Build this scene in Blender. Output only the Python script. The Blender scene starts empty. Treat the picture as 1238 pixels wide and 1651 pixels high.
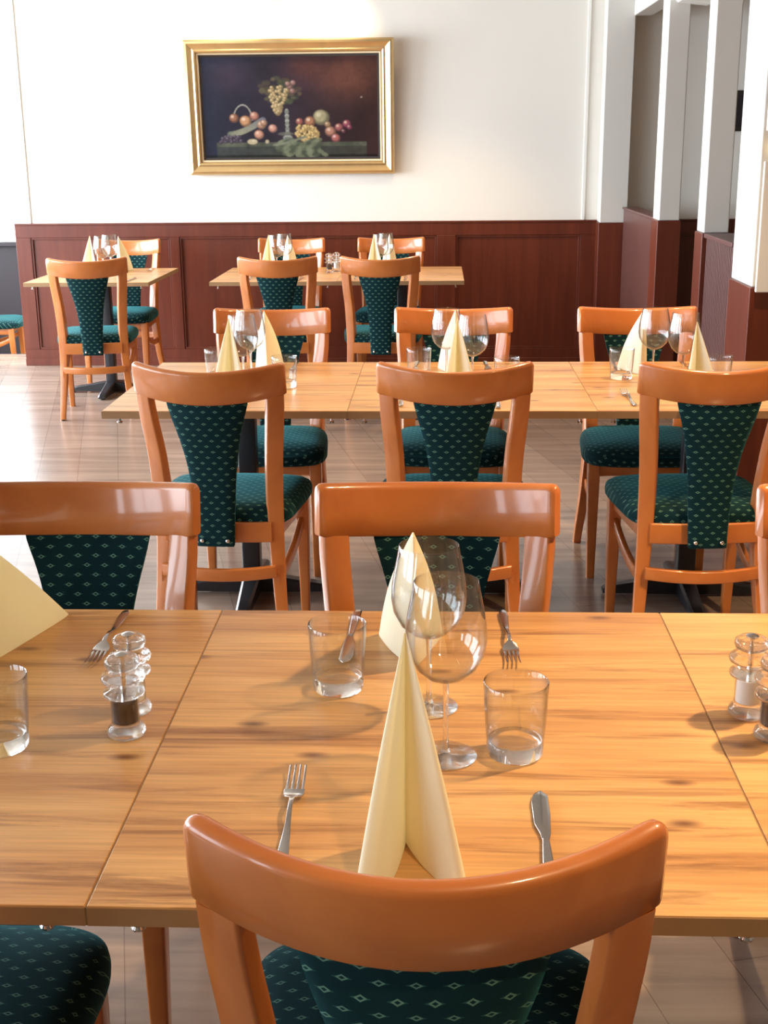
import bpy, math, random
from mathutils import Vector, Matrix
import numpy as np
R = math.radians
C = bpy.context.scene.collection

# ------------------------------------------------------------------ camera
F_PX, PITCH, YAW, ROLL = 2035.25, 0.284014, -0.044349, -0.0096059
CAM = Vector((0.37198, -1.1515, 1.51283))
fwd = Vector((math.sin(YAW)*math.cos(PITCH), math.cos(YAW)*math.cos(PITCH), -math.sin(PITCH)))
rgt = Vector((math.cos(YAW), -math.sin(YAW), 0))
upv = rgt.cross(fwd)
r2 = rgt*math.cos(ROLL) + upv*math.sin(ROLL)
u2 = upv*math.cos(ROLL) - rgt*math.sin(ROLL)
cam_d = bpy.data.cameras.new('camera'); cam = bpy.data.objects.new('camera', cam_d); C.objects.link(cam)
cam.matrix_world = Matrix(((r2.x, u2.x, -fwd.x, CAM.x), (r2.y, u2.y, -fwd.y, CAM.y), (r2.z, u2.z, -fwd.z, CAM.z), (0, 0, 0, 1)))
cam_d.sensor_fit = 'VERTICAL'; cam_d.sensor_height = 36; cam_d.lens = F_PX/1651*36
bpy.context.scene.cycles.transparent_max_bounces = 32; bpy.context.scene.cycles.max_bounces = 14; bpy.context.scene.cycles.transmission_bounces = 14
cam_d.clip_start = 0.02; cam_d.clip_end = 200
bpy.context.scene.camera = cam

# ------------------------------------------------------------------ exposure, sky, lamps
vs = bpy.context.scene.view_settings
vs.view_transform = 'Standard'; vs.look = 'None'; vs.gamma = 1.0; vs.exposure = 0.12
vs.use_curve_mapping = False
world = bpy.data.worlds.new('sky'); bpy.context.scene.world = world; world.use_nodes = True
wb = world.node_tree.nodes['Background']; wb.inputs[0].default_value = (0.80, 0.90, 1.0, 1); wb.inputs[1].default_value = 4.0

def area(name, loc, target, sx, sy, power, color, spread=180):
    l = bpy.data.lights.new(name, 'AREA'); l.shape = 'RECTANGLE'; l.size = sx; l.size_y = sy
    l.energy = power; l.color = color; l.spread = R(spread)
    o = bpy.data.objects.new(name, l); C.objects.link(o); o.location = loc
    o.rotation_euler = (Vector(target)-Vector(loc)).to_track_quat('-Z', 'Y').to_euler()
    return o
def spot(name, loc, target, power, color, angle=70, blend=.6, rad=.04):
    l = bpy.data.lights.new(name, 'SPOT'); l.energy = power; l.color = color; l.spot_size = R(angle); l.spot_blend = blend
    l.shadow_soft_size = rad
    o = bpy.data.objects.new(name, l); C.objects.link(o); o.location = loc
    o.rotation_euler = (Vector(target)-Vector(loc)).to_track_quat('-Z', 'Y').to_euler()
    return o
DAY = (0.80, 0.90, 1.0); WARM = (1.0, 0.70, 0.38); HALO = (1.0, 0.80, 0.55)
# daylight in the openings of the street windows on the left
for wy, p in ((-3.9, 70), (-1.6, 60), (0.9, 100), (3.4, 150), (5.9, 330), (8.45, 330)):
    area('window_daylight', (-4.65, wy, 1.55), (0, wy, 1.2), 2.0, 2.1, p, DAY)
# ceiling downlights
for (x, y, p) in ((1.85, 0.95, 360), (1.35, 2.9, 170), (0.35, 3.7, 90), (1.1, -0.9, 85), (0.6, 6.7, 120), (-1.2, 6.3, 40)):
    spot('ceiling_downlight', (x, y, 2.68), (x-.25, y-.1, 0), p, WARM, 100, .8, .06)
for x in (-1.05, -0.38):
    spot('wall_washer', (x, 7.45, 2.70), (x, 7.80, 2.25), 45, HALO, 75, .9, .05)

# ------------------------------------------------------------------ materials
def newmat(name):
    m = bpy.data.materials.new(name); m.use_nodes = True
    return m, m.node_tree, m.node_tree.nodes['Principled BSDF']
def N(t, typ, **kw):
    n = t.nodes.new(typ)
    for k, v in kw.items():
        if k.startswith('i_'): n.inputs[k[2:].replace('_', ' ')].default_value = v
        else: setattr(n, k, v)
    return n
def plain(name, col, rough=.5, metal=0, spec=.5, noise=0, nscale=20, bump=0, coat=0, sheen=0):
    m, t, b = newmat(name)
    b.inputs['Base Color'].default_value = (*col, 1); b.inputs['Roughness'].default_value = rough
    b.inputs['Metallic'].default_value = metal; b.inputs['Specular IOR Level'].default_value = spec
    b.inputs['Coat Weight'].default_value = coat; b.inputs['Coat Roughness'].default_value = .12
    b.inputs['Sheen Weight'].default_value = sheen
    tc = N(t, 'ShaderNodeTexCoord'); nz = N(t, 'ShaderNodeTexNoise', i_Scale=nscale, i_Detail=4.0)
    t.links.new(tc.outputs['Object'], nz.inputs['Vector'])
    if noise:
        mx = N(t, 'ShaderNodeMix', data_type='RGBA')
        mx.inputs[6].default_value = (*[c*(1-noise) for c in col], 1); mx.inputs[7].default_value = (*[min(1, c*(1+noise)) for c in col], 1)
        t.links.new(nz.outputs['Fac'], mx.inputs[0]); t.links.new(mx.outputs[2], b.inputs['Base Color'])
    if bump:
        bp = N(t, 'ShaderNodeBump', i_Strength=bump, i_Distance=.002)
        t.links.new(nz.outputs['Fac'], bp.inputs['Height']); t.links.new(bp.outputs[0], b.inputs['Normal'])
    return m
def ramp(t, stops):
    r = N(t, 'ShaderNodeValToRGB'); cr = r.color_ramp
    cr.elements[0].position, cr.elements[0].color = stops[0][0], (*stops[0][1], 1)
    cr.elements[1].position, cr.elements[1].color = stops[-1][0], (*stops[-1][1], 1)
    for p, c in stops[1:-1]:
        e = cr.elements.new(p); e.color = (*c, 1)
    return r
def coords(t, scale, rnd=True, src='Object', rot=(0, 0, 0)):
    tc = N(t, 'ShaderNodeTexCoord'); mp = N(t, 'ShaderNodeMapping'); mp.inputs['Scale'].default_value = scale
    mp.inputs['Rotation'].default_value = rot
    out = tc.outputs[src]
    if rnd:
        oi = N(t, 'ShaderNodeObjectInfo'); ml = N(t, 'ShaderNodeMath', operation='MULTIPLY'); ml.inputs[1].default_value = 37.0
        t.links.new(oi.outputs['Random'], ml.inputs[0])
        ad = N(t, 'ShaderNodeVectorMath', operation='ADD'); t.links.new(out, ad.inputs[0]); t.links.new(ml.outputs[0], ad.inputs[1])
        out = ad.outputs[0]
    t.links.new(out, mp.inputs['Vector'])
    return mp.outputs[0]
def mixc(t, fac, a, b, mode='MIX'):
    mx = N(t, 'ShaderNodeMix', data_type='RGBA', blend_type=mode)
    for i, v in ((0, fac), (6, a), (7, b)):
        if isinstance(v, (int, float)): mx.inputs[i].default_value = v
        elif isinstance(v, tuple): mx.inputs[i].default_value = (*v, 1)
        else: t.links.new(v, mx.inputs[i])
    return mx.outputs[2]

def oak_table():
    m, t, b = newmat('wild_oak_laminate')
    n1 = N(t, 'ShaderNodeTexNoise', i_Scale=1.0, i_Detail=5.0, i_Roughness=.55, i_Distortion=.35)
    t.links.new(coords(t, (.8, 9, 2)), n1.inputs['Vector'])
    base = ramp(t, [(.25, (.40, .185, .065)), (.42, (.58, .295, .108)), (.58, (.70, .40, .160)), (.8, (.50, .25, .085))])
    t.links.new(n1.outputs['Fac'], base.inputs[0])
    n2 = N(t, 'ShaderNodeTexNoise', i_Scale=1.0, i_Detail=6.0, i_Roughness=.68, i_Distortion=.55)
    t.links.new(coords(t, (1.5, 24, 2)), n2.inputs['Vector'])
    st = ramp(t, [(.52, (0, 0, 0)), (.60, (.45, .45, .45)), (.70, (.95, .95, .95))]); t.links.new(n2.outputs['Fac'], st.inputs[0])
    c = mixc(t, st.outputs[0], base.outputs[0], (.21, .075, .025))
    vo = N(t, 'ShaderNodeTexVoronoi', voronoi_dimensions='2D', i_Scale=1.0, i_Randomness=1.0)
    t.links.new(coords(t, (2.6, 6.0, 1)), vo.inputs['Vector'])
    kn = ramp(t, [(.0, (1, 1, 1)), (.025, (.75, .75, .75)), (.07, (0, 0, 0))]); t.links.new(vo.outputs['Distance'], kn.inputs[0])
    c = mixc(t, kn.outputs[0], c, (.17, .065, .025))
    n3 = N(t, 'ShaderNodeTexNoise', i_Scale=1.0, i_Detail=3.0); t.links.new(coords(t, (6, 160, 4)), n3.inputs['Vector'])
    fr = ramp(t, [(.3, (.84, .84, .84)), (.7, (1.1, 1.1, 1.1))]); t.links.new(n3.outputs['Fac'], fr.inputs[0])
    c = mixc(t, 1.0, c, fr.outputs[0], 'MULTIPLY')
    t.links.new(c, b.inputs['Base Color']); b.inputs['Roughness'].default_value = .33
    bp = N(t, 'ShaderNodeBump', i_Strength=.12, i_Distance=.001); t.links.new(n3.outputs['Fac'], bp.inputs['Height']); t.links.new(bp.outputs[0], b.inputs['Normal'])
    return m
def beech(name, c0, c1):
    m, t, b = newmat(name)
    n = N(t, 'ShaderNodeTexNoise', i_Scale=1.0, i_Detail=4.0, i_Distortion=.4); t.links.new(coords(t, (5, 40, 9)), n.inputs['Vector'])
    r = ramp(t, [(.3, c0), (.7, c1)]); t.links.new(n.outputs['Fac'], r.inputs[0]); t.links.new(r.outputs[0], b.inputs['Base Color'])
    b.inputs['Roughness'].default_value = .38; b.inputs['Coat Weight'].default_value = .7; b.inputs['Coat Roughness'].default_value = .09
    return m
def fabric():
    m, t, b = newmat('green_diamond_fabric')
    uv = N(t, 'ShaderNodeUVMap', uv_map='UVMap')
    sep = N(t, 'ShaderNodeSeparateXYZ'); t.links.new(uv.outputs[0], sep.inputs[0])
    def mth(op, a, bb=None):
        n = N(t, 'ShaderNodeMath', operation=op)
        for i, v in ((0, a), (1, bb)):
            if v is None: continue
            if isinstance(v, (int, float)): n.inputs[i].default_value = v
            else: t.links.new(v, n.inputs[i])
        return n.outputs[0]
    PX, PY = .034, .035
    def dist(ox, oy):
        a = mth('ABSOLUTE', mth('MULTIPLY', mth('SUBTRACT', mth('FRACT', mth('ADD', mth('DIVIDE', sep.outputs[0], PX), ox)), .5), PX))
        c = mth('ABSOLUTE', mth('MULTIPLY', mth('SUBTRACT', mth('FRACT', mth('ADD', mth('DIVIDE', sep.outputs[1], PY), oy)), .5), PY))
        ring = mth('ADD', mth('DIVIDE', a, .0064), mth('DIVIDE', c, .0040))
        wing = mth('ADD', mth('DIVIDE', a, .0105), mth('DIVIDE', c, .0026))
        return ring, wing
    r1, w1 = dist(0, 0); r2_, w2 = dist(.5, .5)
    d = mth('MINIMUM', r1, r2_); w = mth('MINIMUM', w1, w2)
    ring = mth('MULTIPLY', mth('LESS_THAN', d, 1.0), mth('GREATER_THAN', d, .5))
    wing = mth('MULTIPLY', mth('LESS_THAN', w, 1.0), mth('GREATER_THAN', d, .5))
    nz = N(t, 'ShaderNodeTexNoise', i_Scale=900.0); t.links.new(uv.outputs[0], nz.inputs['Vector'])
    base = mixc(t, nz.outputs['Fac'], (.001, .012, .015), (.002, .028, .034))
    c = mixc(t, mth('MULTIPLY', wing, .45), base, (.04, .16, .12))
    c = mixc(t, mth('MULTIPLY', ring, .75), c, (.15, .30, .22))
    t.links.new(c, b.inputs['Base Color']); b.inputs['Roughness'].default_value = .85; b.inputs['Specular IOR Level'].default_value = .15
    b.inputs['Sheen Weight'].default_value = .25; b.inputs['Sheen Tint'].default_value = (.1, .6, .65, 1); b.inputs['Sheen Roughness'].default_value = .4
    bp = N(t, 'ShaderNodeBump', i_Strength=.25, i_Distance=.001); t.links.new(nz.outputs['Fac'], bp.inputs['Height']); t.links.new(bp.outputs[0], b.inputs['Normal'])
    return m
def floor_mat():
    m, t, b = newmat('grey_brown_plank_floor')
    v = coords(t, (1, 1, 1), False, rot=(0, 0, R(76)))
    br = N(t, 'ShaderNodeTexBrick', i_Scale=1.0); br.offset = .37
    br.inputs['Brick Width'].default_value = 1.9; br.inputs['Row Height'].default_value = .19; br.inputs['Mortar Size'].default_value = .0012
    br.inputs['Color1'].default_value = (.25, .175, .135, 1); br.inputs['Color2'].default_value = (.31, .225, .175, 1); br.inputs['Mortar'].default_value = (.17, .11, .085, 1)
    t.links.new(v, br.inputs['Vector'])
    n = N(t, 'ShaderNodeTexNoise', i_Scale=1.0, i_Detail=5.0, i_Distortion=.6); t.links.new(coords(t, (1.3, 16, 1), False, rot=(0, 0, R(76))), n.inputs['Vector'])
    r = ramp(t, [(.3, (.72, .70, .68)), (.7, (1.2, 1.18, 1.16))]); t.links.new(n.outputs['Fac'], r.inputs[0])
    c = mixc(t, 1.0, br.outputs['Color'], r.outputs[0], 'MULTIPLY'); t.links.new(c, b.inputs['Base Color'])
    b.inputs['Roughness'].default_value = .24; b.inputs['Specular IOR Level'].default_value = .7
    return m
def thin_glass(name, tint=(1, 1, 1), edge=1.0, boost=1.0):
    m = bpy.data.materials.new(name); m.use_nodes = True; t = m.node_tree; t.nodes.clear()
    o = N(t, 'ShaderNodeOutputMaterial'); mx = N(t, 'ShaderNodeMixShader'); tr = N(t, 'ShaderNodeBsdfTransparent'); gl = N(t, 'ShaderNodeBsdfGlossy')
    tr.inputs[0].default_value = (*tint, 1); gl.inputs['Roughness'].default_value = .015
    # thin wall: Schlick reflectance, the same from both sides
    g = N(t, 'ShaderNodeNewGeometry'); dt = N(t, 'ShaderNodeVectorMath', operation='DOT_PRODUCT')
    t.links.new(g.outputs['Normal'], dt.inputs[0]); t.links.new(g.outputs['Incoming'], dt.inputs[1])
    ab = N(t, 'ShaderNodeMath', operation='ABSOLUTE'); t.links.new(dt.outputs['Value'], ab.inputs[0])
    om = N(t, 'ShaderNodeMath', operation='SUBTRACT', use_clamp=True); om.inputs[0].default_value = 1; t.links.new(ab.outputs[0], om.inputs[1])
    pw = N(t, 'ShaderNodeMath', operation='POWER'); t.links.new(om.outputs[0], pw.inputs[0]); pw.inputs[1].default_value = 5
    p3 = N(t, 'ShaderNodeMath', operation='POWER'); t.links.new(om.outputs[0], p3.inputs[0]); p3.inputs[1].default_value = 4
    t.links.new(mixc(t, p3.outputs[0], tint, tuple(v*edge for v in tint)), tr.inputs[0])
    ml = N(t, 'ShaderNodeMath', operation='MULTIPLY_ADD', use_clamp=True); t.links.new(pw.outputs[0], ml.inputs[0]); ml.inputs[1].default_value = .75*boost; ml.inputs[2].default_value = .04*boost
    t.links.new(ml.outputs[0], mx.inputs[0])
    t.links.new(tr.outputs[0], mx.inputs[1]); t.links.new(gl.outputs[0], mx.inputs[2]); t.links.new(mx.outputs[0], o.inputs[0])
    return m
def solid_glass(name, rough=0.0, ior=1.45, mixt=.35):
    m = bpy.data.materials.new(name); m.use_nodes = True; t = m.node_tree; t.nodes.clear()
    o = N(t, 'ShaderNodeOutputMaterial'); mx = N(t, 'ShaderNodeMixShader'); tr = N(t, 'ShaderNodeBsdfTransparent'); gl = N(t, 'ShaderNodeBsdfGlass', i_IOR=ior, i_Roughness=rough)
    mx.inputs[0].default_value = 1-mixt; t.links.new(tr.outputs[0], mx.inputs[1]); t.links.new(gl.outputs[0], mx.inputs[2]); t.links.new(mx.outputs[0], o.inputs[0])
    return m
def napkin_mat():
    m, t, b = newmat('cream_paper_napkin')
    b.inputs['Base Color'].default_value = (.99, .94, .76, 1); b.inputs['Roughness'].default_value = .9; b.inputs['Specular IOR Level'].default_value = .1
    tl = N(t, 'ShaderNodeBsdfTranslucent'); tl.inputs[0].default_value = (.98, .88, .60, 1); mx = N(t, 'ShaderNodeMixShader'); mx.inputs[0].default_value = .3
    out = t.nodes['Material Output']; t.links.new(b.outputs[0], mx.inputs[1]); t.links.new(tl.outputs[0], mx.inputs[2]); t.links.new(mx.outputs[0], out.inputs[0])
    nz = N(t, 'ShaderNodeTexNoise', i_Scale=1200.0); tc = N(t, 'ShaderNodeTexCoord'); t.links.new(tc.outputs['Object'], nz.inputs['Vector'])
    bp = N(t, 'ShaderNodeBump', i_Strength=.1, i_Distance=.0005); t.links.new(nz.outputs['Fac'], bp.inputs['Height']); t.links.new(bp.outputs[0], b.inputs['Normal'])
    return m
def emit(name, col, s):
    m = bpy.data.materials.new(name); m.use_nodes = True; t = m.node_tree; t.nodes.clear()
    o = N(t, 'ShaderNodeOutputMaterial'); e = N(t, 'ShaderNodeEmission'); e.inputs[0].default_value = (*col, 1); e.inputs[1].default_value = s
    t.links.new(e.outputs[0], o.inputs[0]); return m
def mahogany():
    m, t, b = newmat('mahogany_panelling')
    n = N(t, 'ShaderNodeTexNoise', i_Scale=1.0, i_Detail=4.0, i_Distortion=.5); t.links.new(coords(t, (22, 22, 1.6), False), n.inputs['Vector'])
    r = ramp(t, [(.3, (.095, .016, .006)), (.7, (.145, .028, .011))]); t.links.new(n.outputs['Fac'], r.inputs[0]); t.links.new(r.outputs[0], b.inputs['Base Color'])
    b.inputs['Roughness'].default_value = .36; return m

M = dict(
    oak=oak_table(), oak_edge=plain('oak_edge_band', (.34, .20, .09), .5, noise=.1, nscale=30),
    beech=beech('orange_beech', (.50, .140, .024), (.60, .185, .036)),
    fabric=fabric(), floor=floor_mat(), wall=plain('cream_wall_paint', (.84, .80, .73), .8, noise=.012, nscale=4, bump=.05),
    white=plain('white_gloss_paint', (.88, .86, .80), .45), ceil=plain('ceiling_paint', (.42, .38, .32), .9), tan=plain('tan_wall_paint', (.30, .22, .15), .8),
    grey=plain('pale_pillar_paint', (.68, .65, .60), .6, noise=.02, nscale=5),
    maho=mahogany(), mauve=plain('dark_stained_slats', (.115, .045, .038), .38, noise=.15, nscale=12),
    black=plain('black_powder_coat', (.012, .012, .015), .35), dark=plain('dark_brown_wall', (.012, .006, .008), .7),
    steel=plain('cutlery_steel', (.62, .60, .58), .16, 1), chrome=plain('chrome', (.8, .8, .8), .1, 1),
    pane=thin_glass('window_pane_glass'), glass=thin_glass('drinking_glass', (.975, .985, .985), .45, 1.7),
    sglass=solid_glass('thick_clear_glass', mixt=.12), acryl=solid_glass('clear_acrylic', .02, 1.4, .35),
    napkin=napkin_mat(), salt=plain('salt_grains', (.97, .96, .95), .9, noise=.1, nscale=900), pepper=plain('peppercorns', (.035, .012, .008), .8, noise=.6, nscale=500, bump=.6),
    gold=plain('gilt_frame', (.66, .46, .22), .34, .75, noise=.12, nscale=14), liner=plain('pale_gilt_liner', (.70, .58, .38), .45, .4),
    blacktrim=plain('black_frame_rebate', (.02, .012, .008), .5), teal=plain('pale_teal_lettering', (.35, .75, .72), .6),
    glow=emit('warm_lamp_light', (1.0, .80, .42), 2.0), ground=plain('street_paving', (.5, .5, .5), .9), rubber=plain('dark_glide', (.03, .025, .02), .6))

# ------------------------------------------------------------------ mesh helpers
class MB:
    def __init__(s): s.v = []; s.f = []; s.uv = []
    def add(s, verts, faces, uvs=None):
        o = len(s.v); s.v += [tuple(p) for p in verts]; s.f += [tuple(o+i for i in f) for f in faces]
        s.uv += uvs if uvs else [(p[0], p[1]) for p in verts]
    def box(s, x0, x1, y0, y1, z0, z1):
        s.add([(x, y, z) for z in (z0, z1) for y in (y0, y1) for x in (x0, x1)],
              [(0, 2, 3, 1), (4, 5, 7, 6), (0, 1, 5, 4), (1, 3, 7, 5), (3, 2, 6, 7), (2, 0, 4, 6)])
    def loft(s, rings, close=True, caps=True, uvs=None):
        n = len(rings[0]); vs_ = [p for r in rings for p in r]; fs = []
        for i in range(len(rings)-1):
            for j in range(n if close else n-1):
                k = (j+1) % n; fs.append((i*n+j, i*n+k, (i+1)*n+k, (i+1)*n+j))
        if caps and close:
            fs.append(tuple(reversed(range(n)))); fs.append(tuple((len(rings)-1)*n+j for j in range(n)))
        s.add(vs_, fs, uvs)
    def lathe(s, prof, cx=0, cy=0, n=32, caps=True):
        rings = [[(cx+r*math.cos(2*math.pi*j/n), cy+r*math.sin(2*math.pi*j/n), z) for j in range(n)] for r, z in prof]
        s.loft(rings, True, caps)
    def build(s, name, mat, parent=None, smooth=True, bevel=0, sharp=35, seg=2, kind=None, loc=None):
        me = bpy.data.meshes.new(name); me.from_pydata(s.v, [], s.f)
        uvl = me.uv_layers.new(name='UVMap')
        for l in me.loops: uvl.data[l.index].uv = s.uv[l.vertex_index]
        me.validate(); me.materials.append(mat)
        if smooth:
            me.polygons.foreach_set('use_smooth', [True]*len(me.polygons)); me.set_sharp_from_angle(angle=R(sharp))
        o = bpy.data.objects.new(name, me); C.objects.link(o)
        if parent: o.parent = parent
        if bevel:
            b = o.modifiers.new('bevel', 'BEVEL'); b.width = bevel; b.segments = seg; b.limit_method = 'ANGLE'; b.harden_normals = True
        if kind: o['kind'] = kind
        if loc: o.location = loc
        return o
def box(name, a, mat, parent=None, bevel=0, kind=None):
    m = MB(); m.box(*a); return m.build(name, mat, parent, bevel=bevel, kind=kind)
def rrect(w, h, r, n=4):
    pts = []
    for cx, cy, a0 in ((w/2-r, h/2-r, 0), (-w/2+r, h/2-r, 90), (-w/2+r, -h/2+r, 180), (w/2-r, -h/2+r, 270)):
        for i in range(n+1):
            a = R(a0+90*i/n); pts.append((cx+r*math.cos(a), cy+r*math.sin(a)))
    return pts
def interp(x, xs, ys):
    return float(np.interp(x, xs, ys))
def smoothi(x, xs, ys):
    # catmull-rom through points
    if x <= xs[0]: return ys[0]
    if x >= xs[-1]: return ys[-1]
    i = max(k for k in range(len(xs)-1) if xs[k] <= x)
    t = (x-xs[i])/(xs[i+1]-xs[i]); p0 = ys[max(i-1, 0)]; p1 = ys[i]; p2 = ys[i+1]; p3 = ys[min(i+2, len(ys)-1)]
    return .5*((2*p1)+(-p0+p2)*t+(2*p0-5*p1+4*p2-p3)*t*t+(-p0+3*p1-3*p2+p3)*t**3)
def thing(name, label, cat, loc=(0, 0, 0), rz=0, group=None):
    o = bpy.data.objects.new(name, None); C.objects.link(o); o.empty_display_size = .05
    o.location = loc; o.rotation_euler = (0, 0, R(rz)); o['label'] = label; o['category'] = cat
    if group: o['group'] = group
    return o
def dup(root, loc, rz, label, group=None):
    def cp(o, par):
        c = o.copy(); C.objects.link(c); c.parent = par
        for ch in list(o.children): cp(ch, c)
        return c
    r = cp(root, None); r.location = loc; r.rotation_euler = (0, 0, R(rz)); r['label'] = label
    if group: r['group'] = group
    return r

# ------------------------------------------------------------------ room shell
YW = 7.80          # face of the back wall
FX0, FX1, FY0, FY1, CZ = -4.35, 4.3, -5.1, 9.75, 2.78
fl = MB(); fl.box(FX0-.2, FX1, FY0, 8.28, -.08, 0); fl.box(-1.9, FX1, 8.28, FY1, -.08, 0)
fl.build('floor', M['floor'], kind='structure')
box('trim_9', (FX0-.2, -1.9, 8.28, FY1+.2, -.40, -.27), M['floor'], kind='structure')
box('ceiling', (FX0-.2, FX1+.1, FY0, FY1+.2, CZ, CZ+.1), M['ceil'], kind='structure')
wb_ = MB(); wb_.box(-2.592, FX1, YW, YW+.14, 0, CZ)
wb_.build('wall_back', M['wall'], kind='structure')
box('wall_right', (FX1, FX1+.1, FY0, FY1, 0, CZ), M['tan'], kind='structure')
box('wall_front', (FX0-.2, FX1, FY0-.1, FY0, 0, CZ), M['tan'], kind='structure')
# left street wall with five tall windows
wl = MB(); wl.box(FX0-.12, FX0, FY0, FY1, 0, .42); wl.box(FX0-.12, FX0, FY0, FY1, 2.62, CZ)
edges = [FY0]
wins = [(-4.35, -3.45), (-2.7, -.5), (-.2, 2.0), (2.3, 4.5), (4.8, 7.0), (7.3, 9.6)]
for a, b_ in wins: edges += [a, b_]
edges.append(FY1)
for i in range(0, len(edges), 2): wl.box(FX0-.12, FX0, edges[i], edges[i+1], .42, 2.62)
wl.build('wall_left', M['white'], kind='structure')
def window(name, a, b_, z0, z1, axis, pos, splits=(.5,)):
    root = bpy.data.objects.new(name, None); C.objects.link(root); root['kind'] = 'structure'
    f = MB(); w = .05
    def bb(u0, u1, v0, v1, d0, d1):
        if axis == 'x': f.box(d0, d1, u0, u1, v0, v1)
        else: f.box(u0, u1, d0, d1, v0, v1)
    bb(a, a+w, z0, z1, pos-.05, pos+.02); bb(b_-w, b_, z0, z1, pos-.05, pos+.02)
    bb(a+w, b_-w, z0, z0+w, pos-.05, pos+.02); bb(a+w, b_-w, z1-w, z1, pos-.05, pos+.02)
    for s in splits:
        u = a+(b_-a)*s; bb(u-.025, u+.025, z0+w, z1-w, pos-.04, pos+.01)
    f.build('window_frame', M['white'], root, bevel=.004)
    p = MB()
    if axis == 'x': p.box(pos-.02, pos-.014, a+w, b_-w, z0+w, z1-w)
    else: p.box(a+w, b_-w, pos-.02, pos-.014, z0+w, z1-w)
    p.build('pane', M['pane'], root)
    return root
for i, (a, b_) in enumerate(wins): window('window_%d' % (i+1), a, b_, .42, 2.62, 'x', FX0-.05, (.5,) if i else ())
# far-left corner: sunken strip, dark parapet with a street window over it
box('wall_far', (FX0-.12, -1.78, FY1, FY1+.15, -.27, .71), M['dark'], kind='structure')
box('trim_8', (FX0, -1.9, FY1-.03, FY1+.17, .70, .73), M['dark'], kind='structure')
window('window_7', FX0, -1.9, .73, CZ, 'y', FY1+.06, (.62,))
box('wall_nook', (-1.9, -1.78, YW+.14, FY1, -.27, CZ), M['wall'], kind='structure')
box('trim_7', (FX0, -1.9, 8.28, 8.30, -.27, 0.0), M['dark'], kind='structure')
box('trim_10', (-30, -4.6, -30, 40, -.5, -.42), M['ground'], kind='structure')

# wainscot on the back wall : rails, stiles, recessed panels, cap
WZ = .985
def wainscot(name, x0, x1, panels, y=YW):
    m = MB(); zb, zt = .115, .90
    m.box(x0, x1, y-.012, y, 0, WZ)                                   # backing board
    m.box(x0, x1, y-.030, y-.012, 0, zb); m.box(x0, x1, y-.030, y-.012, zt, WZ)
    xs = [x0]
    for a, b_ in panels: xs += [a, b_]
    xs.append(x1)
    for i in range(0, len(xs), 2): m.box(xs[i], xs[i+1], y-.030, y-.012, zb, zt)
    for a, b_ in panels:                                              # bead moulding round each recess
        w = .014
        m.box(a, b_, y-.024, y-.012, zb, zb+w); m.box(a, b_, y-.024, y-.012, zt-w, zt)
        m.box(a, a+w, y-.024, y-.012, zb+w, zt-w); m.box(b_-w, b_, y-.024, y-.012, zb+w, zt-w)
    m.box(x0, x1, y-.038, y-.0, WZ, WZ+.012)
    return m.build(name, M['maho'], bevel=.002, kind='structure')
wainscot('trim_1', -2.592, 1.455, [(-2.486, -1.502), (-1.436, -.54), (-.475, .36), (.49, 1.348)])
wainscot('trim_2', 1.74, FX1, [(2.0, 2.9), (3.0, 3.9)])
box('baseboard_back', (-2.592, 1.455, YW-.042, YW-.030, 0, .05), M['maho'], kind='structure', bevel=.003)
box('trim_3', (-2.496, -2.478, YW-.010, YW, WZ+.012, CZ), M['white'], kind='structure', bevel=.002)
box('trim_4', (1.352, 1.372, YW-.014, YW, WZ+.012, CZ), M['white'], kind='structure', bevel=.002)

# pillars of the right-hand row, each painted above and clad in mahogany below
def pillar(name, x0, x1, y0, y1, zc):
    p = bpy.data.objects.new(name, None); C.objects.link(p); p['kind'] = 'structure'
    box('pillar_shaft', (x0, x1, y0, y1, zc, CZ), M['grey'], p, bevel=.006)
    m = MB(); m.box(x0-.008, x1+.008, y0-.008, y1+.008, 0, zc)
    m.build('pillar_cladding', M['maho'], p, bevel=.004)
    return p
pillar('pillar', 1.458, 1.642, 7.63, YW, .985)
pillar('pillar', 1.60, 1.715, 6.13, 6.33, 1.085)
pillar('pillar', 1.60, 1.715, 4.89, 5.05, 1.10)
pillar('pillar', 1.605, 1.95, 3.93, 4.29, .955)
box('wall_partition', (1.615, 1.70, 6.34, 7.62, 0, 1.075), M['mauve'], kind='structure', bevel=.002)
box('trim_5', (1.605, 1.71, 6.34, 7.62, 1.075, 1.09), M['mauve'], kind='structure', bevel=.003)
m = MB(); m.box(1.63, 1.70, 4.30, 4.88, 0, 1.08)
for i in range(19):
    y = 4.305+i*.0305; m.box(1.612, 1.63, y, y+.018, .02, 1.08)
m.build('wall_partition_ribbed', M['mauve'], kind='structure', bevel=.002)
box('trim_6', (1.60, 1.76, 4.30, 4.88, 1.08, 1.10), M['mauve'], kind='structure', bevel=.003)
# header beams between the pillars
box('beam', (1.63, 1.75, 6.33, 7.63, 2.29, CZ), M['grey'], kind='structure', bevel=.006)
m = MB(); m.loft([[(1.64, y, 2.22), (1.80, y, 2.20), (1.80, y, CZ), (1.61, y, CZ), (1.61, y, 2.27)] for y in (6.02, 6.13)])
m.build('beam', M['white'], kind='structure', bevel=.006)
# wall lamp on the nearest pillar: two pale plates with light spilling from the gap
wlmp = thing('wall_lamp', 'pale two-plate wall lamp glowing warm from its gap on the nearest pillar', 'lamp', (1.765, 3.93, 1.49))
for nm, z0, z1 in (('upper_plate', .055, .55), ('lower_plate', -.55, -.055)):
    box(nm, (-.155, .16, -.05, -.03, z0, z1), M['grey'], wlmp, bevel=.004)
box('light_tube', (-.13, .14, -.028, -.004, -.03, .03), M['glow'], wlmp, bevel=.006)
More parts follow.
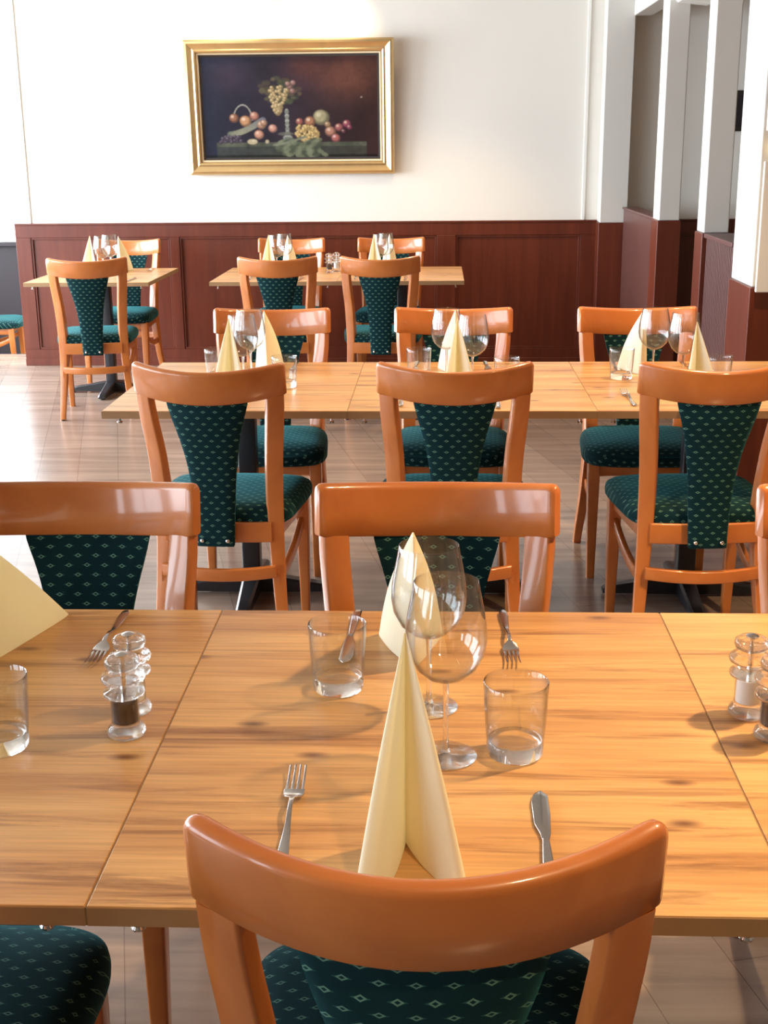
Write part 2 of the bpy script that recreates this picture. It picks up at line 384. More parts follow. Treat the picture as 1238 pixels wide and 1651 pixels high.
# dark framed picture on the far wall
dp = thing('wall_picture', 'small dark framed picture glimpsed between the pillars on the far wall', 'picture', (2.46, YW, 1.70))
box('picture_frame', (-.13, .13, -.03, 0, -.13, .13), M['blacktrim'], dp, bevel=.004)
box('picture_panel', (-.10, .10, -.034, -.03, -.10, .10), M['dark'], dp)

# faint lettering on the far-left window
tcv = bpy.data.curves.new('window_lettering', 'FONT'); tcv.body = 'AC'; tcv.size = .075; tcv.extrude = .001; tcv.materials.append(M['teal'])
tto = bpy.data.objects.new('lettering_curve', tcv); C.objects.link(tto); bpy.context.view_layer.update()
tme = bpy.data.meshes.new_from_object(tto.evaluated_get(bpy.context.evaluated_depsgraph_get())); bpy.data.objects.remove(tto)
to = bpy.data.objects.new('window_lettering', tme); C.objects.link(to)
to.location = (-3.215, FY1+.03, 2.125); to.rotation_euler = (R(90), 0, 0)
to['label'] = 'pale teal letters AC on the glass of the far left window'; to['category'] = 'lettering'

# ------------------------------------------------------------------ still life painting
def painting():
    W2, H = .70, .87
    root = thing('framed_painting', 'large gilt-framed fruit still life hanging on the white back wall', 'painting', (-.628, YW-.02, 1.318))
    root.rotation_euler = (R(4.2), 0, 0)
    fw = .088
    prof = [(0, 0), (0, .028), (.010, .040), (.024, .044), (.040, .034), (.056, .028), (.068, .034), (.078, .030), (.084, .016), (fw, .014), (fw, 0)]
    m = MB(); rings = []
    for (sx, sz) in ((-1, 0), (1, 0), (1, 1), (-1, 1), (-1, 0)):
        ring = []
        for d, h in prof:
            x = sx*(W2-d); z = d if sz == 0 else H-d
            ring.append((x, -h-.004, z))
        rings.append(ring)
    m.loft(rings, close=False)
    m.build('frame', M['gold'], root, sharp=25)
    m = MB(); rings = []
    for (sx, sz) in ((-1, 0), (1, 0), (1, 1), (-1, 1), (-1, 0)):
        rings.append([(sx*(W2-d), -h-.004, d if sz == 0 else H-d) for d, h in ((fw-.004, .016), (fw-.002, .021), (fw+.006, .018), (fw+.010, .008))])
    m.loft(rings, close=False); m.build('frame_liner', M['liner'], root)
    m = MB(); rings = []
    for (sx, sz) in ((-1, 0), (1, 0), (1, 1), (-1, 1), (-1, 0)):
        rings.append([(sx*(W2-d), -h-.004, d if sz == 0 else H-d) for d, h in ((fw+.008, .010), (fw+.024, .006))])
    m.loft(rings, close=False); m.build('frame_rebate', M['blacktrim'], root)
    # canvas: fine grid with the picture's colours per vertex
    nx, ny = 300, 170; d = fw+.02
    X, Y = np.meshgrid(np.linspace(0, 1, nx), np.linspace(0, 1, ny))   # Y up
    rs = np.random.RandomState(5)
    def fbm(sc):
        out = 0
        for o in range(4):
            g = rs.rand(int(sc*2**o)+3, int(sc*1.7*2**o)+3)
            yy = Y*(g.shape[0]-2); xx = X*(g.shape[1]-2); yi = yy.astype(int); xi = xx.astype(int); fy = yy-yi; fx = xx-xi
            fy = fy*fy*(3-2*fy); fx = fx*fx*(3-2*fx)
            out = out + (g[yi, xi]*(1-fy)*(1-fx)+g[yi+1, xi]*fy*(1-fx)+g[yi, xi+1]*(1-fy)*fx+g[yi+1, xi+1]*fy*fx)*.5**o
        return out/1.875
    n = fbm(3)[..., None]; n2 = fbm(14)[..., None]
    col = np.array([.012, .016, .045])*(1-X[..., None]) + np.array([.045, .014, .012])*X[..., None]
    col = col*(.6+.8*n)
    def blob(cx, cy, rx, ry, c, a=1, soft=1.0):
        nonlocal col
        dd = ((X-cx)/rx)**2+((Y-cy)/ry)**2
        w = np.clip((1-dd)*soft*3, 0, 1)[..., None]*a
        col = col*(1-w)+np.array(c)*w
    def glowb(cx, cy, rx, ry, c, a):
        nonlocal col
        w = np.exp(-(((X-cx)/rx)**2+((Y-cy)/ry)**2))[..., None]*a*(.5+n)
        col = col*(1-np.clip(w, 0, 1))+np.array(c)*np.clip(w, 0, 1)
    glowb(.85, .80, .16, .2, (.20, .055, .025), .8); glowb(.62, .9, .12, .12, (.12, .03, .02), .7); glowb(.15, .8, .1, .15, (.06, .03, .06), .5)
    # stone ledge
    led = (Y < .135) & (X > .07) & (X < .93); col[led] = col[led]*.4+np.array([.035, .045, .03])*(.5+n2[led])
    led = (Y < .155) & (Y > .115) & (X > .07) & (X < .93); col[led] = np.array([.085, .095, .06])*(.5+n2[led])
    led = (Y < .035); col[led] *= .3
    def fruit(cx, cy, r, c, hl=(.85, .62, .42), asp=1.63):
        blob(cx, cy, r, r*asp, tuple(v*.42 for v in c)); blob(cx-r*.12, cy+r*.15*asp, r*.82, r*.82*asp, c, 1, .6)
        blob(cx-r*.3, cy+r*.35*asp, r*.38, r*.38*asp, hl, .8, .4)
    # leaves round the grapes
    for i in range(70):
        a = rs.rand()*6.28; q = rs.rand()**.5
        blob(.44+.13*q*math.cos(a), .66+.13*q*math.sin(a), .010+rs.rand()*.018, .012+rs.rand()*.022, [(.07, .085, .035), (.10, .07, .03), (.045, .06, .04), (.16, .12, .05)][i % 4], .55)
    # goblet stem and foot
    for i in range(40):
        yy = .47-.30*i/40; rr = .010+.004*math.sin(i*1.1)+(.026*max(0, (i-26)/14)**1.3)
        blob(.478+.002*i/40, yy, rr, .018, (.20, .22, .19) if i % 7 else (.5, .5, .42), .9)
    blob(.47, .24, .05, .02, (.13, .13, .10), .8)
    # hanging bunch of pale grapes
    for i in range(85):
        t = rs.rand(); s = (1-t)**.7
        gx = .435-.01*t+(rs.rand()-.5)*.13*s; gy = .70-.27*t+(rs.rand()-.5)*.03
        fruit(gx, gy, .012, (.52, .36, .13), (.9, .75, .42))
    for (gx, gy) in ((.50, .70), (.515, .66), (.49, .73), (.52, .74)): fruit(gx, gy, .018, (.30, .14, .12), (.6, .4, .35))
    # basket with handle and draped cloth
    for i in range(50):
        a = math.pi*i/49; blob(.225+.055*math.cos(a*.95+.05)*1.0, .38+.15*math.sin(a), .004, .006, (.42, .40, .34), .9)
    for i in range(60):
        t = i/59; blob(.15+.19*t, .24+.14*t**1.6, .02, .030, (.16+.25*t*(1-t)*2, .18+.2*t*(1-t)*2, .13+.1*t), .8)
    fruit(.175, .40, .030, (.36, .13, .06)); fruit(.24, .37, .036, (.62, .28, .10)); fruit(.292, .42, .028, (.55, .20, .12)); fruit(.33, .33, .028, (.50, .25, .14))
    fruit(.315, .235, .030, (.66, .28, .16)); fruit(.395, .295, .027, (.66, .27, .18))
    fruit(.345, .35, .022, (.45, .22, .12)); blob(.275, .165, .032, .03, (.60, .48, .26), .9); blob(.285, .175, .015, .014, (.75, .62, .36), .9); blob(.36, .165, .012, .02, (.5, .42, .25))
    for i in range(22): fruit(.15+(rs.rand()-.5)*.12, .19+(rs.rand()-.5)*.06, .012, (.09, .06, .10), (.25, .2, .25))
    # melon, yellow grapes, plums, apples on the right
    fruit(.675, .40, .050, (.42, .36, .17), (.68, .62, .36)); fruit(.55, .36, .024, (.40, .09, .07)); fruit(.61, .36, .034, (.42, .16, .06))
    for i in range(95):
        a = rs.rand()*6.28; q = rs.rand()**.5
        fruit(.592+.066*q*math.cos(a), .245+.085*q*math.sin(a)-.02*(q*math.cos(a)), .011, (.66, .42, .10), (.95, .78, .35))
    fruit(.725, .26, .034, (.50, .20, .12)); fruit(.775, .30, .026, (.45, .10, .10)); fruit(.82, .335, .026, (.38, .05, .10)); fruit(.835, .30, .018, (.28, .03, .09)); fruit(.755, .195, .028, (.52, .12, .10), (.9, .6, .55)); fruit(.71, .33, .02, (.40, .22, .09)); fruit(.80, .26, .015, (.2, .04, .07))
    # green cloth over the ledge
    for i in range(300):
        t = rs.rand(); u = rs.rand(); x = .44+.24*u+.03*t-.04*math.sin(3*t); y = .17-.16*t+(.02*math.sin(9*u))
        sh = .5+.5*math.sin(22*u+6*t); blob(x, y, .016, .02, (.05+.16*sh, .07+.17*sh, .04+.09*sh), .6)
    for i in range(40):
        t = i/39; blob(.40+.18*t, .13+.08*t**1.4, .012, .012, (.20, .22, .14), .7)
    blob(.905, .595, .006, .006, (.6, .5, .4))
    for _ in range(1):
        col = (col*2+np.roll(col, 1, 0)+np.roll(col, -1, 0)+np.roll(col, 1, 1)+np.roll(col, -1, 1))/6
    lum = col.mean(2, keepdims=True); col = (lum*.22+col*.78)*.72
    n3 = fbm(40)[..., None]; col = np.clip(col*(.70+.3*n2+.3*n3), 0, 1)
    xs = (X-.5)*2*(W2-d); zs = d+Y*(H-2*d)
    verts = [(float(a), -.010, float(b)) for a, b in zip(xs.ravel(), zs.ravel())]
    faces = [(j*nx+i, j*nx+i+1, (j+1)*nx+i+1, (j+1)*nx+i) for j in range(ny-1) for i in range(nx-1)]
    me = bpy.data.meshes.new('canvas'); me.from_pydata(verts, [], faces)
    ca = me.color_attributes.new('paint', 'FLOAT_COLOR', 'POINT')
    ca.data.foreach_set('color', np.concatenate([col.reshape(-1, 3), np.ones((nx*ny, 1))], 1).ravel().astype(np.float32))
    mt, t, b = newmat('oil_paint'); at = N(t, 'ShaderNodeVertexColor', layer_name='paint'); t.links.new(at.outputs[0], b.inputs['Base Color']); b.inputs['Roughness'].default_value = .5; b.inputs['Specular IOR Level'].default_value = .22
    me.materials.append(mt); o = bpy.data.objects.new('canvas', me); C.objects.link(o); o.parent = root
    o.modifiers.new('solid', 'SOLIDIFY').thickness = .006
painting()

# ------------------------------------------------------------------ chair
def arc(x, k=1.80): return k*x*x           # forward bow of rail / pad across the width
def rake(z):                               # y of the back's centre line at height z
    return smoothi(z, [0, .2, .43, .65, .80, .925], [-.245, -.212, -.196, -.236, -.284, -.308])
def make_chair(label):
    root = thing('dining_chair', label, 'chair')
    # curved top rail
    m = MB(); rings = []; HW = .2175
    xs = [-HW, -HW+.002, -HW+.006] + [(-HW+.012)+(2*HW-.024)*i/26 for i in range(27)] + [HW-.006, HW-.002, HW]
    for x in xs:
        e = min(1, (HW-abs(x))/.010); e = 1-(1-e)**2; ins = .008*(1-e)
        q = abs(x)/HW
        zt = .904+.019*q**2.0-ins*.9; zb = .807+.021*q**2+ins*.2
        t = .027-ins*1.2; nx, ny = -2*1.80*x, 1.0; l = math.hypot(nx, ny); nx /= l; ny /= l
        H = zt-zb; ring = []
        sec = []
        for i in range(9):                  # rounded top edge
            a = math.pi*i/8; sec.append((math.cos(a)*t/2, H-.012+.012*math.sin(a)))
        sec += [(-t/2, H*.5), (-t/2, .003), (-t/2+.003, 0), (t/2-.003, 0), (t/2, .003), (t/2, H*.5)]
        for (d, h) in sec:
            z = zb+h; y = rake(z)+.006+arc(x)
            ring.append((x+nx*d, y+ny*d, z))
        rings.append(ring)
    m.loft(rings); m.build('top_rail', M['beech'], root, sharp=50)
    # rear posts
    for s in (-1, 1):
        m = MB(); rings = []
        for i in range(23):
            z = .0+.826*i/22
            xc = s*smoothi(z, [0, .2, .43, .62, .8165], [.197, .180, .168, .173, .1885])
            w = interp(z, [0, .35, .45, .8165], [.030, .044, .048, .053]); d = interp(z, [0, .35, .45, .62, .8165], [.026, .040, .042, .032, .0265])
            y = rake(z)+.006+arc(xc)*interp(z, [0, .43, .8165], [.35, .5, 1.0])+interp(z, [0, .43, .8165], [0, .008, 0])
            th = s*R(interp(z, [0, .43, .8165], [4, 14, 33])); ct, st = math.cos(th), math.sin(th)
            rings.append([(xc+a*ct-b*st, y+a*st+b*ct, z) for a, b in rrect(w, d, .005, 3)])
        m.loft(rings); p = m.build('rear_post', M['beech'], root, sharp=50)
        g = MB(); g.lathe([(.011, 0), (.011, .006)], s*.197, rake(0)+.022, 12); g.build('glide', M['rubber'], p, loc=(0, 0, -.0))
    # upholstered back pad
    m = MB(); rings = []; uvs = []
    zs = [.372, .374, .380]+[.39+(.824-.39)*i/22 for i in range(23)]
    for z in zs:
        hw = smoothi(z, [.372, .48, .59, .70, .83], [.056, .060, .069, .088, .120])
        e = 1.0 if z > .385 else interp(z, [.372, .374, .380, .385], [.55, .75, .95, 1])
        hw *= .93+.07*e; th = .030*e if z < .775 else .019
        yc = rake(z)-.004+interp(z, [.372, .45, .6, .76, .8], [-.026, -.020, 0, .006, .012])
        k = interp(z, [.372, .5, .82], [.3, 1.0, 1.80]); n = 14
        ring = []
        prof = []
        for i in range(n+1): prof.append((-1+2*i/n, -1))
        for i in range(n+1): prof.append((1-2*i/n, 1))
        for (u, sd) in prof:
            x = hw*u; bul = (1-abs(u)**4)
            ring.append((x, yc+arc(x, k)+sd*(.006+(th/2-.006)*bul), z)); uvs.append((x*1.0+(sd*.011), z))
        rings.append(ring)
    m.loft(rings, uvs=uvs); pad = m.build('back_pad', M['fabric'], root, sharp=70)
    for s in (-1, 1):
        st_ = MB(); y0 = rake(.39)-.030-.0145
        rr = [(.0065, 0), (.006, -.003), (.004, -.0052), (.001, -.006)]
        st_.loft([[(s*.038+r_*math.cos(a*math.pi/6), y0+d_, .392+r_*math.sin(a*math.pi/6)) for a in range(12)] for r_, d_ in rr])
        st_.build('stud', M['chrome'], pad)
    # seat cushion
    m = MB(); rings = []; uvs = []
    def plan(a):
        c, s_ = math.cos(a), math.sin(a); n = 5.0
        u = math.copysign(abs(c)**(2/n), c); v = math.copysign(abs(s_)**(2/n), s_)
        y = .034+.222*v; hw = .207+.034*(v*.5+.5)
        return u*hw, y+(.014*(1-u*u) if v > 0 else 0)*v
    prof = [(.90, .420), (.965, .422), (.995, .432), (1.0, .446), (.992, .459), (.965, .470), (.90, .479), (.78, .485), (.55, .489), (.28, .491), (.04, .492)]
    for r_, z in prof:
        ring = []
        for j in range(64):
            x, y = plan(2*math.pi*j/64); px, py = x*r_, .028+(y-.028)*r_
            dip = .012*max(0, (py-.16)/.1)**2 if z > .46 else 0
            ring.append((px, py, z-dip)); uvs.append((px*(1 if z > .47 else 1.05), py+(z-.47)*.8 if r_ > .95 else py))
        rings.append(ring)
    m.loft(rings, uvs=uvs); m.build('seat', M['fabric'], root, sharp=80)
    # seat frame
    m = MB()
    def bar(p0, p1, w, h, sag=(0, 0, 0), n=10):
        p0, p1 = Vector(p0), Vector(p1); d = (p1-p0); dn = Vector((d.x, d.y, 0)).normalized(); sd = Vector((-dn.y, dn.x, 0)); rings = []
        for i in range(n+1):
            t = i/n; c = p0+d*t+Vector(sag)*(4*t*(1-t))
            rings.append([tuple(c+sd*a+Vector((0, 0, b))) for a, b in rrect(w, h, .004, 2)])
        return rings
    m.loft(bar((-.160, -.178, .405), (.160, -.178, .405), .022, .062, (0, -.012, 0)))
    m.loft(bar((-.185, .185, .405), (.185, .185, .405), .022, .056))
    m.loft(bar((-.168, -.17, .405), (-.190, .185, .402), .022, .056)); m.loft(bar((.168, -.17, .405), (.190, .185, .402), .022, .056))
    m.build('seat_frame', M['beech'], root, sharp=50)
    for s in (-1, 1):
        m = MB(); rings = []
        for i in range(7):
            z = .431*i/6; w = interp(z, [0, .36, .43], [.028, .042, .042])
            rings.append([(s*(.193)+a, .192+b+.012*(1-z/.43), z) for a, b in rrect(w, w, .005, 3)])
        m.loft(rings); p = m.build('front_leg', M['beech'], root, sharp=50)
        g = MB(); g.lathe([(.011, 0), (.011, .006)], s*.193, .204, 12); g.build('glide', M['rubber'], p)
    m = MB(); m.loft(bar((-.172, -.200, .288), (.172, -.200, .288), .020, .038, (0, -.036, -.004), 14)); m.build('stretcher', M['beech'], root, sharp=50)
    for s in (-1, 1):
        m = MB(); m.loft(bar((s*.172, -.19, .262), (s*.190, .185, .335), .018, .036, (0, 0, -.030), 12)); m.build('stretcher', M['beech'], root, sharp=50)
    return root
ROW = {1: 'nearest', 2: 'middle', 3: 'back'}
chairs = [
 ((.36, .10), 0, 'large curved-back beech chair seen from behind, nearest of all'),
 ((-.290, .108), 2, 'chair at lower left with only its dark green patterned seat showing under the nearest table'),
 ((.37, .835), 180, 'chair facing the camera behind the wine glasses, central one across the nearest tables'),
 ((-.285, .835), 180, 'chair facing the camera at left edge, across the nearest table behind the shakers'),
 ((1.165, .835), 180, 'chair cut by the right edge across the nearest tables, only its left end showing'),
 ((-.272, 2.615), -3, 'chair seen from behind at left of the middle row, pad studs visible'),
 ((.419, 2.615), 0, 'chair seen from behind in the centre of the middle row, pad dark green'),
 ((1.145, 2.615), 3, 'chair seen from behind at right of the middle row, by the right edge'),
 ((-.257, 3.40), 180, 'chair facing the camera at left of the middle row, behind the white napkins'),
 ((.421, 3.40), 178, 'chair facing the camera in the centre of the middle row, behind two wine glasses'),
 ((1.115, 3.40), 180, 'chair facing the camera at right of the middle row, bright orange in lamp light'),
 ((-1.62, 6.13), 9, 'chair seen from behind at the far left single table, all legs in view'),
 ((-.53, 6.13), 3, 'chair seen from behind, left one at the far double table'),
 ((.05, 6.13), 0, 'chair seen from behind, right one at the far double table, studs on its pad'),
 ((-1.70, 7.11), 178, 'chair facing the camera between the far left square table and the panelled wall'),
 ((-.60, 7.11), 180, 'chair facing the camera by the panelled wall, left one at the far double table'),
 ((.06, 7.11), 180, 'chair facing the camera by the panelled wall, right one at the far double table')]
src = make_chair(chairs[0][2]); src['group'] = 'beech dining chairs with green diamond fabric'
src.location = (*chairs[0][0], 0)
for (x, y), rz, lb in chairs[1:]: dup(src, (x, y, 0), rz, lb)
dup(src, (-3.18, 8.75, -.27), -82, 'chair in the far left corner behind the wall end, teal seat in window light')

# ------------------------------------------------------------------ tables
TW, TD, TZ = .75, .887, .74
def make_table(label):
    root = thing('dining_table', label, 'table', group='square oak-topped tables on black pedestals')
    m = MB(); e = .0012
    m.box(e, TW-e, e, TD-e, TZ-.024, TZ); m.build('tabletop', M['oak'], root, bevel=.0012)
    m = MB(); z0, z1 = TZ-.0235, TZ-.0018
    m.box(e, TW-e, 0, e, z0, z1); m.box(e, TW-e, TD-e, TD, z0, z1); m.box(0, e, e, TD-e, z0, z1); m.box(TW-e, TW, e, TD-e, z0, z1)
    m.build('edge_band', M['oak_edge'], root)
    cx, cy = TW/2, TD/2
    m = MB(); m.box(cx-.16, cx+.16, cy-.16, cy+.16, TZ-.030, TZ-.0235); m.build('mounting_plate', M['black'], root, bevel=.002)
    m = MB(); m.loft([[(cx+a, cy+b, z) for a, b in rrect(.062, .062, .006, 3)] for z in (.05, TZ-.030)]); m.build('column', M['black'], root)
    for k in range(4):
        a = math.pi/2*k; dx, dy = math.cos(a), math.sin(a); rings = []
        for t in (0, .35, .7, .95, 1.0):
            r = .02+.26*t; w = .062-.018*t; h0 = .010; h1 = .075-.045*t if t < 1 else .022
            rings.append([(cx+dx*r-dy*u, cy+dy*r+dx*u, z) for u, z in ((-w/2, h0), (w/2, h0), (w/2, h1-.006), (w/2-.008, h1), (-w/2+.008, h1), (-w/2, h1-.006))])
        m = MB(); m.loft(rings); f = m.build('base_foot', M['black'], root, sharp=30)
        g = MB(); g.lathe([(.016, 0), (.016, .0105)], cx+dx*.255, cy+dy*.255, 14); g.build('leveller', M['rubber'], f)
    for x in (.05, TW-.05):
        m = MB(); m.lathe([(.004, TZ-.036), (.004, TZ-.0235)], x, .022, 10); m.lathe([(.007, TZ-.041), (.0085, TZ-.038), (.007, TZ-.035)], x, .022, 12); m.build('connector_knob', M['chrome'], root)
    return root
T1Y, T2Y, T3Y = 0, 2.577, 6.309
tbs = [((0, T1Y), 'oak table in the middle of the nearest row, set for two with tall cream napkins'),
 ((-.75, T1Y), 'oak table at left of the nearest row with the shaker pair, reddish in window light'),
 ((.75, T1Y), 'oak table at right of the nearest row with the shaker pair, yellow in lamp light'),
 ((-.651, T2Y), 'oak table at left of the middle row, its left corner free'),
 ((.099, T2Y), 'oak table in the centre of the middle row between two seams'),
 ((.849, T2Y), 'oak table at right of the middle row, reaching the right edge'),
 ((-2.086, T3Y), 'single oak table at far left near the panelled wall'),
 ((-.977, T3Y), 'left half of the far double table by the panelled wall'),
 ((-.227, T3Y), 'right half of the far double table, its right end bare')]
tsrc = make_table(tbs[0][1])
for (x, y), lb in tbs[1:]: dup(tsrc, (x, y, 0), 0, lb)

# ------------------------------------------------------------------ tableware
def make_wine():
    root = thing('wine_glass', '', 'wine glass', group='stemmed wine glasses')
    out = [(.0045, .106), (.012, .108), (.026, .115), (.040, .128), (.0495, .147), (.0525, .165), (.0515, .185), (.0475, .210), (.0435, .230), (.0415, .2425)]
    inn = [(.0403, .2425)]+[(r-.0012, z+.0006) for r, z in reversed(out[2:-1])]+[(.011, .1105), (.001, .1095)]
    m = MB(); m.lathe(out+[(.0411, .2430)]+inn, n=48, caps=False); m.build('bowl', M['glass'], root, sharp=60)
    m = MB(); m.lathe([(.0065, .006), (.0042, .014), (.0034, .03), (.0032, .07), (.0036, .095), (.0046, .1058)], n=20); m.build('stem', M['sglass'], root, sharp=60)
    m = MB(); m.lathe([(.0390, .0005), (.0410, .0018), (.0395, .0034), (.020, .0050), (.0065, .0085), (.001, .0090)], n=44); m.build('foot', M['sglass'], root, sharp=60)
    return root
def make_tumbler():
    root = thing('tumbler', '', 'glass', group='straight water tumblers')
    out = [(.0374, .020), (.0385, .030), (.0405, .060), (.0420, .090), (.0425, .1035)]
    m = MB(); m.lathe(out+[(.0418, .1042), (.0410, .1035)]+[(r-.0016, z) for r, z in reversed(out[:-1])], n=48, caps=False); m.build('glass_wall', M['glass'], root, sharp=60)
    m = MB(); m.lathe([(.030, .0006), (.0345, .0010), (.0368, .0045), (.0374, .0198), (.0352, .0225), (.026, .0185), (.012, .0165), (.001, .0160)], n=48); m.build('glass_base', M['sglass'], root, sharp=60)
    return root
def make_fork():
    root = thing('fork', '', 'fork', group='steel forks')      # handle end at y=0, tines at y=.21
    def zf(y): return .004+.010*math.exp(-((y-.135)/.035)**2)-.0*y
    m = MB(); rings = []
    for i in range(25):
        y = .0+.155*i/24; w = interp(y, [0, .006, .03, .10, .130, .155], [.006, .013, .0150, .0070, .0055, .0070]); t = .0022 if y > .01 else .0018
        z = zf(y); rings.append([(a, y, z+b) for a, b in rrect(w, t, t*.45, 2)])
    m.loft(rings); m.build('handle', M['steel'], root, sharp=50)
    m = MB(); rings = []
    for i in range(9):
        y = .155+.030*i/8; w = interp(y, [.155, .163, .172, .185], [.0070, .020, .0260, .0260]); z = zf(y)-.0015*math.sin(math.pi*i/8)
        rings.append([(a, y, z+b-.35*abs(a)**2*0) for a, b in rrect(w, .0018, .0008, 2)])
    m.loft(rings)
    for k in range(4):
        xc = -.0098+.00653*k; rings = []
        for i in range(9):
            y = .184+.056*i/8; w = .0038-.0018*i/8; z = zf(y)+.006*(i/8)**2; rings.append([(xc+a, y, z+b) for a, b in rrect(w, .0016, .0006, 2)])
        m.loft(rings)
    m.build('tine_head', M['steel'], root, sharp=50)
    return root
def make_knife():
    root = thing('knife', '', 'knife', group='steel table knives')
    m = MB(); rings = []
    for i in range(17):
        y = .115*i/16; w = interp(y, [0, .006, .04, .09, .115], [.008, .0150, .0150, .0110, .0085]); t = interp(y, [0, .006, .08, .115], [.003, .0055, .005, .004])
        rings.append([(a, y, .0035+b) for a, b in rrect(w, t, t*.45, 3)])
    m.loft(rings); m.build('handle', M['steel'], root, sharp=50)
    m = MB(); rings = []
    for i in range(21):
        q = i/20; y = .115+.113*q
        l = interp(q, [0, .12, .3, .75, .93, 1], [-.0045, -.0060, -.0115, -.0130, -.0100, -.002]); r_ = interp(q, [0, .12, .5, .9, 1], [.0045, .0066, .0085, .0078, .000])
        c = (l+r_)/2; w = max(.0015, r_-l); rings.append([(c+a, y, .0032+b) for a, b in rrect(w, .0016, .0006, 2)])
    m.loft(rings); m.build('blade', M['steel'], root, sharp=50)
    return root
def make_mill(fill, lb):
    root = thing(fill+'_mill', lb, 'mill', group=None)
    m = MB(); m.lathe([(.0225, .0), (.0255, .002), (.0262, .007), (.0245, .012), (.0205, .016), (.0195, .020)], n=36); m.build('base', M['acryl'], root, sharp=50)
    m = MB(); m.lathe([(.0195, .020), (.0190, .030), (.0190, .055), (.0200, .058), (.0195, .0585), (.0180, .057), (.0178, .030), (.0180, .021)], n=36, caps=False); m.build('cylinder', M['glass'], root, sharp=50)
    m = MB(); m.lathe([(.0168, .0205), (.0172, .022), (.0172, .050 if fill == 'pepper' else .055), (.0150, .051 if fill == 'pepper' else .056), (.001, .0515 if fill == 'pepper' else .0565)], n=30); m.build(fill, M[fill], root, sharp=50)
    m = MB(); m.lathe([(.0195, .0585), (.0270, .060), (.0282, .063), (.0270, .066), (.0190, .069), (.0165, .074), (.0200, .078), (.0285, .081), (.0300, .085), (.0280, .089), (.0185, .092), (.0150, .097)], n=36); m.build('collar', M['acryl'], root, sharp=60)
    m = MB(); m.lathe([(.0150, .097), (.0215, .100), (.0240, .106), (.0225, .112), (.0170, .116), (.0100, .1175), (.001, .1165)], n=36); m.build('knob', M['acryl'], root, sharp=60)
    m = MB(); m.lathe([(.003, .0585), (.003, .113), (.009, .1145), (.009, .118), (.004, .1205), (.001, .121)], n=16); m.build('spindle', M['chrome'], root, sharp=50)
    return root
def wing(m, pts, apex, nz=16, bulge=.0):
    """one folded leg of a napkin: a rounded loop on the table drawn up to the apex"""
    P = []
    n = len(pts)
    for i in range(n):                       # closed catmull-rom
        p0, p1, p2, p3 = (Vector(pts[(i+k-1) % n]) for k in range(4))
        for s in range(5):
            t = s/5; P.append(.5*((2*p1)+(p2-p0)*t+(2*p0-5*p1+4*p2-p3)*t*t+(3*p1-p0-3*p2+p3)*t**3))
    rings = []
    for k in range(nz+1):
        t = k/nz; s = 1-t*.985; s2 = s+bulge*math.sin(math.pi*t)
        rings.append([(apex[0]*t+p.x*s2, apex[1]*t+p.y*s2, .0008+apex[2]*t) for p in P])
    m.loft(rings)
def napkin(label, loc, rz, apex=(0, .0, .252), spread=1.0, long=1.0, group='cream paper napkins folded into standing cones', mirror=1, bulge=.04):
    # feet toward local -y, spine at the origin
    m = MB(); s, l = spread*mirror, long
    L = [(0, .002), (-.016*s, -.025*l), (-.040*s, -.080*l), (-.052*s, -.108*l), (-.047*s, -.118*l), (-.030*s, -.114*l), (-.014*s, -.092*l), (-.004*s, -.045*l)]
    Rr = [(0, .002), (.004*s, -.020*l), (.022*s, -.062*l), (.046*s, -.100*l), (.060*s, -.114*l), (.070*s, -.112*l), (.066*s, -.096*l), (.042*s, -.050*l)]
    if mirror < 0: pass
    wing(m, L, apex, bulge=bulge); wing(m, Rr, apex, bulge=bulge)
    o = m.build('napkin', M['napkin'], sharp=40, loc=loc); o.rotation_euler = (0, 0, R(rz))
    o['label'] = label; o['category'] = 'napkin'; o['group'] = group
    return o
# settings: (name in labels, dx, dy, overrides)
wineS, tumS, forkS, knifeS = make_wine(), make_tumbler(), make_fork(), make_knife()
used = {}
def put(srcobj, key, loc, rz, label):
    z = TZ+.0006
    if key not in used:
        used[key] = 1; srcobj.location = (loc[0], loc[1], z); srcobj.rotation_euler = (0, 0, R(rz)); srcobj['label'] = label; return srcobj
    return dup(srcobj, (loc[0], loc[1], z), rz, label)
S = [
 ('centre of the nearest table', [(.383, .350), (.360, .500)], [(.474, .359), (.226, .560)], (.336, .145), (.336, .64), True, (0, 0)),
 ('left of the middle row', [(-.268, 2.940), (-.262, 3.075)], [(-.135, 2.965), (-.385, 3.12)], (-.285, 2.79), (-.225, 3.20), True, (-.63, 2.577)),
 ('centre of the middle row', [(.483, 2.93), (.400, 3.07)], [(.595, 2.93), (.306, 3.12)], (.430, 2.75), (.430, 3.20), True, (.06, 2.577)),
 ('right of the middle row', [(1.165, 2.95), (1.087, 3.06)], [(1.281, 2.95), (.990, 3.11)], (1.145, 2.66), (1.066, 3.19), True, (.77, 2.577)),
 ('far left single table', [(-1.70, 6.69), (-1.68, 6.80)], [], (-1.74, 6.57), (-1.650, 6.94), True, (-1.97, 6.31)),
 ('left half of the far double table', [(-.620, 6.69), (-.585, 6.80)], [], (-.65, 6.56), (-.575, 6.94), True, (-.95, 6.31)),
 ('right half of the far double table', [(.015, 6.69), (.045, 6.80)], [], (-.015, 6.56), (.065, 6.94), True, (-.32, 6.31))]
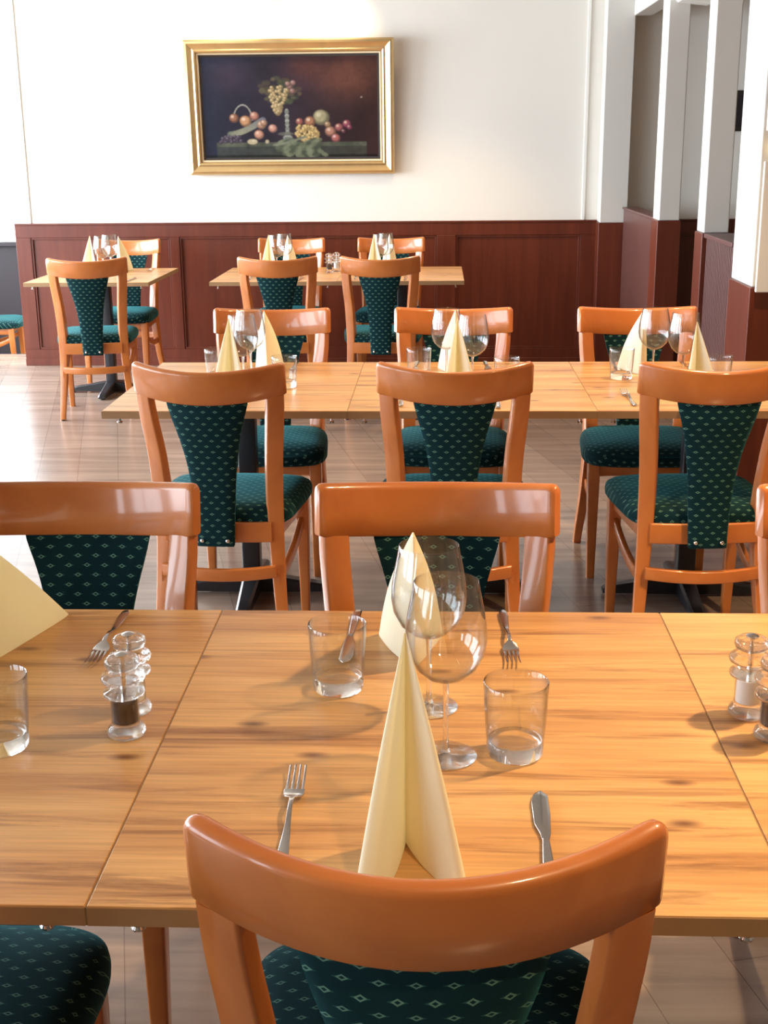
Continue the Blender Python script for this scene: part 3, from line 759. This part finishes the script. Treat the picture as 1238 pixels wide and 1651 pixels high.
for nm, wines, tums, n1, n2, cut, (dx, dy) in S:
    put(wineS, 'w', wines[0], 0, 'clear wine glass at %s, nearer of its pair' % nm)
    put(wineS, 'w', wines[1], 0, 'clear wine glass at %s, farther of its pair' % nm)
    for k, p in enumerate(tums):
        put(tumS, 't', p, 0, 'water tumbler at %s, %s' % (nm, ['right of the wine glasses', 'left of the wine glasses'][k]))
    put(forkS, 'f', (.199+dx, .062+dy), 1.0, 'steel fork at %s, near side, tines pointing away' % nm)
    put(knifeS, 'k', (.494+dx, .026+dy), -1.5, 'steel knife at %s, near side, blade pointing away' % nm)
    put(forkS, 'f', (.483+dx, .880+dy), 181.5, 'steel fork at %s, far side, tines toward the camera' % nm)
    put(knifeS, 'k', (.236+dx, .878+dy), 177.5, 'steel knife at %s, far side, blade toward the camera' % nm)
    napkin('cream folded napkin standing at %s, nearer of the two' % nm, (n1[0], n1[1], TZ), 0, (0, .008, .252))
    napkin('cream folded napkin standing at %s, farther of the two' % nm, (n2[0], n2[1], TZ), 180, (0, .03, .226), .85, 1.25, bulge=.14)
# left nearest table: partly in the frame
put(tumS, 't', (-.212, .362), 0, 'water tumbler cut by the left edge on the nearest left table')
put(forkS, 'f', (-.163, .868), 180.5, 'steel fork beyond the shakers on the nearest left table')
m = MB()
wing(m, [(0, 0), (.028, .075), (.072, .215), (.083, .262), (.078, .268), (.060, .225), (.020, .090)], (.03, .02, .215), bulge=.02)
wing(m, [(0, 0), (-.03, .02), (-.09, .09), (-.13, .14), (-.125, .15), (-.07, .10), (-.01, .02)], (.03, .02, .215), bulge=.02)
o = m.build('napkin', M['napkin'], loc=(-.345, .59, TZ)); o['label'] = 'wide-spread cream napkin cut by the left edge on the nearest left table'; o['category'] = 'napkin'; o['group'] = 'cream paper napkins folded into standing cones'
# mills
pm = make_mill('pepper', 'pepper mill in front of its salt mill on the nearest left table'); pm.location = (-.052, .405, TZ+.0004)
sm = make_mill('salt', 'clear salt mill behind the pepper mill on the nearest left table'); sm.location = (-.060, .478, TZ+.0004)
dup(pm, (.823, .415, TZ+.0004), 20, 'pepper mill at the right edge, beside its salt mill')
dup(sm, (.805, .487, TZ+.0004), 20, 'white salt mill near the right edge, left of its pepper mill')
dup(pm, (-.310, 6.83, TZ+.0004), 0, 'tiny pepper mill on the far double table')
dup(sm, (-.270, 6.90, TZ+.0004), 0, 'tiny salt mill on the far double table')
